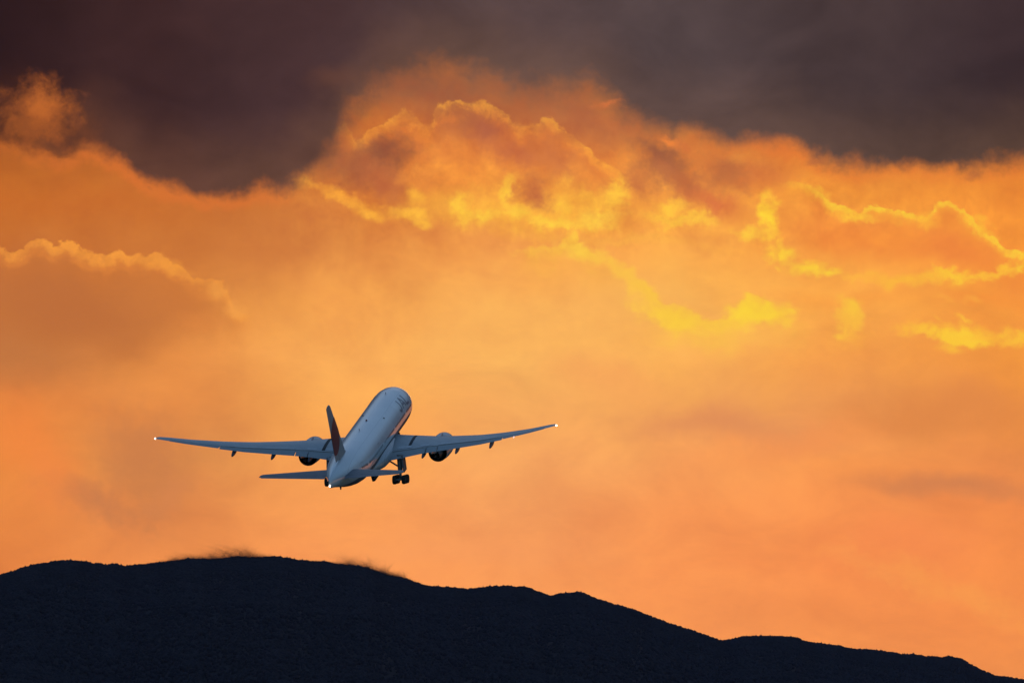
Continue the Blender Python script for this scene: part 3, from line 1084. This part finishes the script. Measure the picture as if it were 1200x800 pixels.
FTF = [8.7, 14.1, 19.7]
ENG_Y, ENG_X, ENG_Z = 10.0, -21.0, -2.92
for side in (1, -1):
    ys = [2.2, 3.4]
    for nme, a, b, u, an in DEV:
        ys += [a - .02, a + .001] + [a + (b - a) * k / 5 for k in range(1, 5)] + [b - .001, b + .02]
    ys += [29, 29.6, 30.1, 30.45]
    ys = sorted(set(ys))
    rings = []
    for y in ys:
        rings.append(fine_ring(y, side, cut(y)))
    wing = part('wing', *loft(rings), M['wing'])
    for nme, a, b, u, an in DEV:
        rr = []
        for k in range(7):
            y = a + .03 + (b - a - .06) * k / 6
            ang = math.radians(an)
            s_ = section(y, side, u + .006, 1.0, 8, drop=.006 if an > 7 else .002, shift=.010 if an > 7 else .004, angle=ang, scale_t=1.0)
            rr.append(s_)
        part(nme, *loft(rr), M['flap'], wing)
    # dark chordwise line over the wing root
    ysl = 6.15 if side < 0 else 6.95
    v_, f_ = [], []
    for k in range(13):
        u = .10 + .66 * k / 12
        for dy in (-.24, .24):
            y = ysl + dy
            le, te, z, t = sec(y)
            c_ = le - te
            tw = math.radians(np.interp(y, [2, 30], [2.2, -1.5]))
            w = foil(u) * t * .5 * 1.08 + .016 * math.sin(math.pi * u)
            xr = -(u - .3) * c_
            v_.append(Vector((le - .3 * c_ + xr * math.cos(tw), y * side, z + w * c_ + xr * math.sin(tw) + .03)))
    for k in range(12):
        f_.append((2 * k, 2 * k + 1, 2 * k + 3, 2 * k + 2))
    part('walkway_line', v_, f_, M['stripe'], wing, label='black chordwise line across the wing')
    # spoiler panels: thin plates lying on the skin ahead of the flaps
    for (ya, yb) in ((4.2, 6.6), (8.0, 9.4), (11.2, 13.5), (13.6, 15.9), (16.0, 18.3), (18.4, 20.7)):
        v_, f_ = [], []
        for i in range(3):
            for k in range(4):
                y = ya + (yb - ya) * i / 2
                u = .655 + .10 * k / 3
                le, te, z, t = sec(y)
                c_ = le - te
                tw = math.radians(np.interp(y, [2, 30], [2.2, -1.5]))
                w = foil(u) * t * .5 * 1.08 + .016 * math.sin(math.pi * u)
                xr = -(u - .3) * c_
                v_.append(Vector((le - .3 * c_ + xr * math.cos(tw), y * side, z + w * c_ + xr * math.sin(tw) + .035)))
        for i in range(2):
            for k in range(3):
                q = i * 4 + k
                f_.append((q, q + 1, q + 5, q + 4))
        part('spoiler', v_, f_, M['wingin'], wing)
    # flap track fairings
    for y in FTF:
        le, te, z, t = sec(y)
        c_ = le - te
        L_ = 4.6 if y < 20 else 3.2
        x1_ = te - (1.15 if y < 20 else .5)
        rr = []
        for k in range(11):
            q = k / 10
            rr_ = .40 * (math.sin(math.pi * q ** .75) ** .6) + .01
            if y > 20:
                rr_ *= .72
            x = x1_ + L_ * (1 - q)
            zc = z - .38 - .34 * q - (.02 * c_)
            rr.append([(x, y * side + rr_ * .62 * math.cos(a), zc + rr_ * 1.15 * math.sin(a)) for a in (2 * math.pi * i / 16 for i in range(16))])
        part('flap_track_fairing', *loft(rr), M['tailgrey'], wing)
    # tip lamp
    le, te, z, t = sec(30.3)
    bm = bmesh.new()
    bmesh.ops.create_icosphere(bm, subdivisions=2, radius=.14)
    lv = [Vector(q.co) + Vector((-39.9, 30.55 * side, 3.72)) for q in bm.verts]
    lf = [[w.index for w in q.verts] for q in bm.faces]
    bm.free()
    part('navigation_lamp', lv, lf, M['lamp'], wing)
    if side < 0:
        v_, f_ = tube((-37.3, -23.6, 1.60), (-37.8, -23.6, 1.55), .11, .07, 10)
        part('fuel_vent_lamp', v_, f_, M['lamp2'], wing)

    # ---- engine
    ey = ENG_Y * side
    prof = [(-20.4, 1.50), (-20.15, 1.56), (-19.98, 1.66), (-20.0, 1.76), (-20.3, 1.88), (-21.2, 1.98), (-22.6, 2.02), (-24.0, 1.98), (-25.4, 1.86), (-26.9, 1.68),
            (-26.9, 1.63), (-25.6, 1.66), (-24.0, 1.62)]
    v_, f_ = revolve(prof, cy=ey, cz=ENG_Z, n=56)
    eng = part('engine', v_, f_, M['nacelle'])
    part('inlet_lip', *revolve([(-20.42, 1.495), (-20.13, 1.565), (-19.955, 1.66), (-19.98, 1.768), (-20.28, 1.885)], cy=ey, cz=ENG_Z, n=56), M['lip'], eng)
    part('inlet_duct', *revolve([(-20.38, 1.50), (-21.6, 1.44), (-22.3, 1.44)], cy=ey, cz=ENG_Z, n=48), M['nacelle'], eng)
    # fan disc with blades
    fan = [revolve([(-21.2, .02), (-21.5, .18), (-22.0, .42), (-22.3, .46)], cy=ey, cz=ENG_Z, n=24)]
    for k in range(22):
        a = 2 * math.pi * k / 22
        pr, q0, q1 = [], .39, 1.25
        for rr_, tw_ in ((q0, .4), ((q0 + q1) / 2, .8), (q1, 1.1)):
            for sg in (-1, 1):
                dx = .26 * sg * math.cos(tw_)
                da = .22 * sg * math.sin(tw_) / rr_ * .8
                pr.append((-22.1 + dx, ey + rr_ * math.cos(a + da), ENG_Z + rr_ * math.sin(a + da)))
        fan.append((pr, [(0, 1, 3, 2), (2, 3, 5, 4)]))
    part('fan', *merge(*fan), M['metal'], eng)
    part('fan_case_wall', *revolve([(-22.7, 1.50), (-22.7, .9), (-22.7, .02)], cy=ey, cz=ENG_Z, n=36), M['dark'], eng)
    part('bypass_duct_wall', *revolve([(-24.3, 1.64), (-24.3, 1.0)], cy=ey, cz=ENG_Z, n=36), M['dark'], eng)
    part('core_nozzle', *revolve([(-24.0, 1.22), (-25.4, 1.20), (-27.0, 1.05), (-28.4, .86), (-29.0, .78), (-29.0, .72), (-28.2, .74), (-27.6, .74), (-27.6, .5)], cy=ey, cz=ENG_Z, n=40), M['metal'], eng)
    part('exhaust_plug', *revolve([(-27.7, .52), (-28.4, .46), (-29.1, .30), (-29.8, .12), (-30.1, .02)], cy=ey, cz=ENG_Z, n=24), M['metal'], eng)
    # pylon
    rr = []
    for (x, zt, zb, w) in ((-21.2, -1.33, -1.6, .05), (-22.5, -.95, -2.0, .22), (-24.5, -.75, -2.3, .30), (-27.0, -.9, -2.45, .30), (-29.0, -1.2, -2.5, .26), (-31.0, -1.45, -2.1, .16), (-32.6, -1.5, -1.75, .05)):
        rr.append([(x, ey + w, zt), (x, ey + w, (zt + zb) / 2), (x, ey + w * .8, zb), (x, ey - w * .8, zb), (x, ey - w, (zt + zb) / 2), (x, ey - w, zt)])
    part('pylon', *loft(rr), M['nacelle'], eng)
    # nacelle strake
    v_ = [(-21.6, ey - side * 1.45, ENG_Z + 1.15), (-23.2, ey - side * 1.4, ENG_Z + 1.05), (-23.2, ey - side * 1.75, ENG_Z + 1.5), (-22.6, ey - side * 1.65, ENG_Z + 1.45)]
    v_ += [(a, b, c2 + .05) for a, b, c2 in v_]
    part('strake', v_, [(0, 1, 2, 3), (7, 6, 5, 4), (0, 4, 5, 1), (1, 5, 6, 2), (2, 6, 7, 3), (3, 7, 4, 0)], M['nacelle'], eng, smooth=False)

    # ---- horizontal stabiliser with elevator
    def hs(y, u0, u1, up=0.0):
        q = (y - .8) / (10.75 - .8)
        le, te = -52.6 + (-59.9 + 52.6) * q, -59.2 + (-62.2 + 59.2) * q
        if q > .97:
            le -= .45
        c_ = le - te
        z = 1.15 + (y - .8) * .125
        n = 10
        us = [u0 + (u1 - u0) * i / n for i in range(n + 1)]
        r = [(le - u * c_, y * side, z + foil(u) * .082 * .5 * c_ - up * (u - u0) * c_) for u in us]
        r += [(le - u * c_, y * side, z - foil(u) * .082 * .5 * c_ - up * (u - u0) * c_) for u in us[::-1]]
        return r
    hst = part('horizontal_stabiliser', *loft([hs(y, .0, .70) for y in (.8, 2, 4, 6, 8, 10, 10.45, 10.75)]), M['tailgrey'])
    part('elevator', *loft([hs(y, .712, 1.0, -.03) for y in (1.5, 2, 4, 6, 8, 10, 10.45)]), M['tailgrey'], hst)

# ---- fin and rudder
def fin(zz, u0, u1, kx=1.0):
    q = (zz - 2.6) / (12.4 - 2.6)
    le, te = -48.4 + (-58.4 + 48.4) * q, -56.6 + (-61.4 + 56.6) * q
    if q > .985:
        le -= .5
    if q < .06:
        le += 2.4 * (1 - q / .06) ** 2
    c_ = le - te
    n = 10
    us = [u0 + (u1 - u0) * i / n for i in range(n + 1)]
    r = [(le - u * c_, foil(u) * .105 * .5 * c_ * kx, zz) for u in us]
    r += [(le - u * c_, -foil(u) * .105 * .5 * c_ * kx, zz) for u in us[::-1]]
    return r


zl = [2.3, 2.6, 2.8, 3.1, 4, 5.5, 7, 8.5, 10, 11.2, 12.0, 12.3, 12.4]
finp = part('tail_fin', *loft([fin(z, 0, .68) for z in zl]), M['fin'])
part('rudder', *loft([fin(z, .69, 1.0) for z in zl[3:-1]]), M['fin'], finp)
for s in (1, -1):
    pts = []
    for k in range(28):
        a = 2 * math.pi * k / 28
        zz = 7.0 + 2.9 * math.sin(a)
        xx = -56.2 + 2.9 * math.cos(a)
        q = (zz - 2.6) / 9.8
        le, te = -48.4 - 10.0 * q, -56.6 - 4.8 * q
        u = min(.995, max(.02, (le - xx) / (le - te)))
        pts.append(((le - u * (le - te)), (foil(u) * .105 * .5 * (le - te) + .03) * s, zz))
    cen = (-56.2, 0, 7.0)
    rings = []
    for fr in (1, .75, .5, .25, .02):
        rg = []
        for p in pts:
            xx, zz = cen[0] + (p[0] - cen[0]) * fr, cen[2] + (p[2] - cen[2]) * fr
            q = (zz - 2.6) / 9.8
            le, te = -48.4 - 10.0 * q, -56.6 - 4.8 * q
            u = min(.995, max(.02, (le - xx) / (le - te)))
            rg.append((xx, (foil(u) * .105 * .5 * (le - te) + .03) * s, zz))
        rings.append(rg)
    part('tail_emblem', *loft(rings, False), M['red'], finp, label='red disc emblem')

# tail cone details
bm = bmesh.new()
bmesh.ops.create_icosphere(bm, subdivisions=2, radius=.13)
lv = [Vector(q.co) + Vector((-62.95, 0, 1.05)) for q in bm.verts]
lf = [[w.index for w in q.verts] for q in bm.faces]
bm.free()
part('tail_lamp', lv, lf, M['lamp'], fuselage)
part('power_unit_exhaust', *tube((-62.2, .2, 1.45), (-62.75, .34, 1.5), .26, .24, 16), M['dark'], fuselage)
part('tail_skid', *merge(tube((-54.0, 0, -.6), (-54.6, 0, -1.5), .16, .10, 8), tube((-55.2, 0, -.35), (-54.65, 0, -1.45), .1, .08, 8)), M['gear'], fuselage)
# aerials and dome on the crown
for x, h, w in ((-12.0, .3, .25), (-36.0, .3, .25)):
    v_ = []
    for z_, c0, c1 in ((3.05, 0, .55), (3.1 + h, .3, .6)):
        v_ += [(x - c0, 0, z_), (x - (c0 + c1) / 2, .05, z_), (x - c1, 0, z_), (x - (c0 + c1) / 2, -.05, z_)]
    part('aerial', v_, [(0, 1, 2, 3), (7, 6, 5, 4), (0, 4, 5, 1), (1, 5, 6, 2), (2, 6, 7, 3), (3, 7, 4, 0)], M['tailgrey'], fuselage, smooth=False)
for t_, x_ in ((1.0, -24.2), (1.12, -25.4), (2.2, -25.5)):
    part('vent_panel', *skin_patch(x_, x_ - .6, t_, t_ + .08, .015, 2, 2), M['stripe'], fuselage)
bm = bmesh.new()
bmesh.ops.create_icosphere(bm, subdivisions=2, radius=.16)
lv = [Vector(q.co) + Vector((-30.0, 0, 3.14)) for q in bm.verts]
lf = [[w.index for w in q.verts] for q in bm.faces]
bm.free()
part('beacon', lv, lf, M['red'], fuselage)


# ---- landing gear
def wheel(cx_, cy_, cz_, r, w, parent):
    prof = [(-w / 2, r * .55), (-w / 2, r * .82), (-w * .40, r * .95), (-w * .2, r), (w * .2, r), (w * .40, r * .95), (w / 2, r * .82), (w / 2, r * .55)]
    n = 28
    rings = [[(cx_ + rr * math.cos(2 * math.pi * i / n), cy_ + yy, cz_ + rr * math.sin(2 * math.pi * i / n)) for i in range(n)] for yy, rr in prof]
    part('wheel', *merge(loft(rings, False)), M['tyre'], parent)
    prof = [(-w * .42, .02), (-w * .30, r * .2), (-w * .34, r * .56), (w * .34, r * .56), (w * .30, r * .2), (w * .42, .02)]
    rings = [[(cx_ + rr * math.cos(2 * math.pi * i / n), cy_ + yy, cz_ + rr * math.sin(2 * math.pi * i / n)) for i in range(n)] for yy, rr in prof]
    part('rim', *loft(rings, False), M['rim'], parent)


def boxm(c0, hx, hy, hz, rot=None):
    v_ = []
    for sx_ in (-1, 1):
        for sy_ in (-1, 1):
            for sz_ in (-1, 1):
                p = Vector((sx_ * hx, sy_ * hy, sz_ * hz))
                if rot:
                    p = rot @ p
                v_.append(Vector(c0) + p)
    return v_, [(0, 1, 3, 2), (4, 6, 7, 5), (0, 4, 5, 1), (2, 3, 7, 6), (0, 2, 6, 4), (1, 5, 7, 3)]


for side in (1, -1):
    y = 4.95 * side if side < 0 else 5.45
    leg = merge(tube((-31.6, y, -1.9), (-31.8, y, -4.5), .42, .36), tube((-31.8, y, -4.3), (-31.85, y, -5.7), .20, .20),
                tube((-31.7, y, -3.9), (-31.6, y - 2.4 * side, -2.3), .13), tube((-31.7, y, -3.9), (-29.3, y - .8 * side, -2.1), .13),
                tube((-31.8, y, -4.2), (-32.5, y, -4.8), .07), tube((-32.5, y, -4.8), (-31.95, y, -5.4), .07),
                tube((-31.8, y + .5 * side, -3.0), (-31.8, y, -4.2), .08))
    lg = part('main_landing_gear', *leg, M['gear'])
    tilt = math.radians(-11)
    ax = []
    truck = [tube((-31.85 - 1.7 * math.cos(tilt), y, -5.7 - 1.7 * math.sin(tilt)), (-31.85 + 1.7 * math.cos(tilt), y, -5.7 + 1.7 * math.sin(tilt)), .18)]
    for k in (-1, 0, 1):
        px_, pz_ = -31.85 + 1.47 * k * math.cos(tilt), -5.7 + 1.47 * k * math.sin(tilt)
        truck.append(tube((px_, y - .95, pz_), (px_, y + .95, pz_), .11))
        for s in (-1, 1):
            wheel(px_, y + .71 * s, pz_, .68, .54, lg)
    part('bogie_beam', *merge(*truck), M['gear'], lg)
    part('leg_door', *boxm((-31.5, y + .60 * side, -3.2), 1.1, .10, 1.3, Matrix.Rotation(.06 * side, 3, 'X')), M['belly'], lg, smooth=False)
    # big belly door hanging open
    rot = Matrix.Rotation(.22 * side, 3, 'X')
    part('belly_gear_door', *boxm((-33.0, 1.15 * side, -4.5), 1.6, .22, .75, rot), M['dark'], lg, smooth=False)

ng = part('nose_landing_gear', *merge(tube((-5.9, 0, -2.6), (-5.9, 0, -4.3), .16), tube((-5.9, 0, -4.3), (-5.9, 0, -5.0), .10), tube((-5.9, 0, -3.9), (-4.3, 0, -2.6), .09),
                                      tube((-5.9, -.45, -5.0), (-5.9, .45, -5.0), .09)), M['gear'])
for s in (-1, 1):
    wheel(-5.9, .33 * s, -5.0, .54, .36, ng)
    part('nose_gear_door', *boxm((-6.3, .55 * s, -3.35), .9, .03, .5), M['nacelle'], ng, smooth=False)
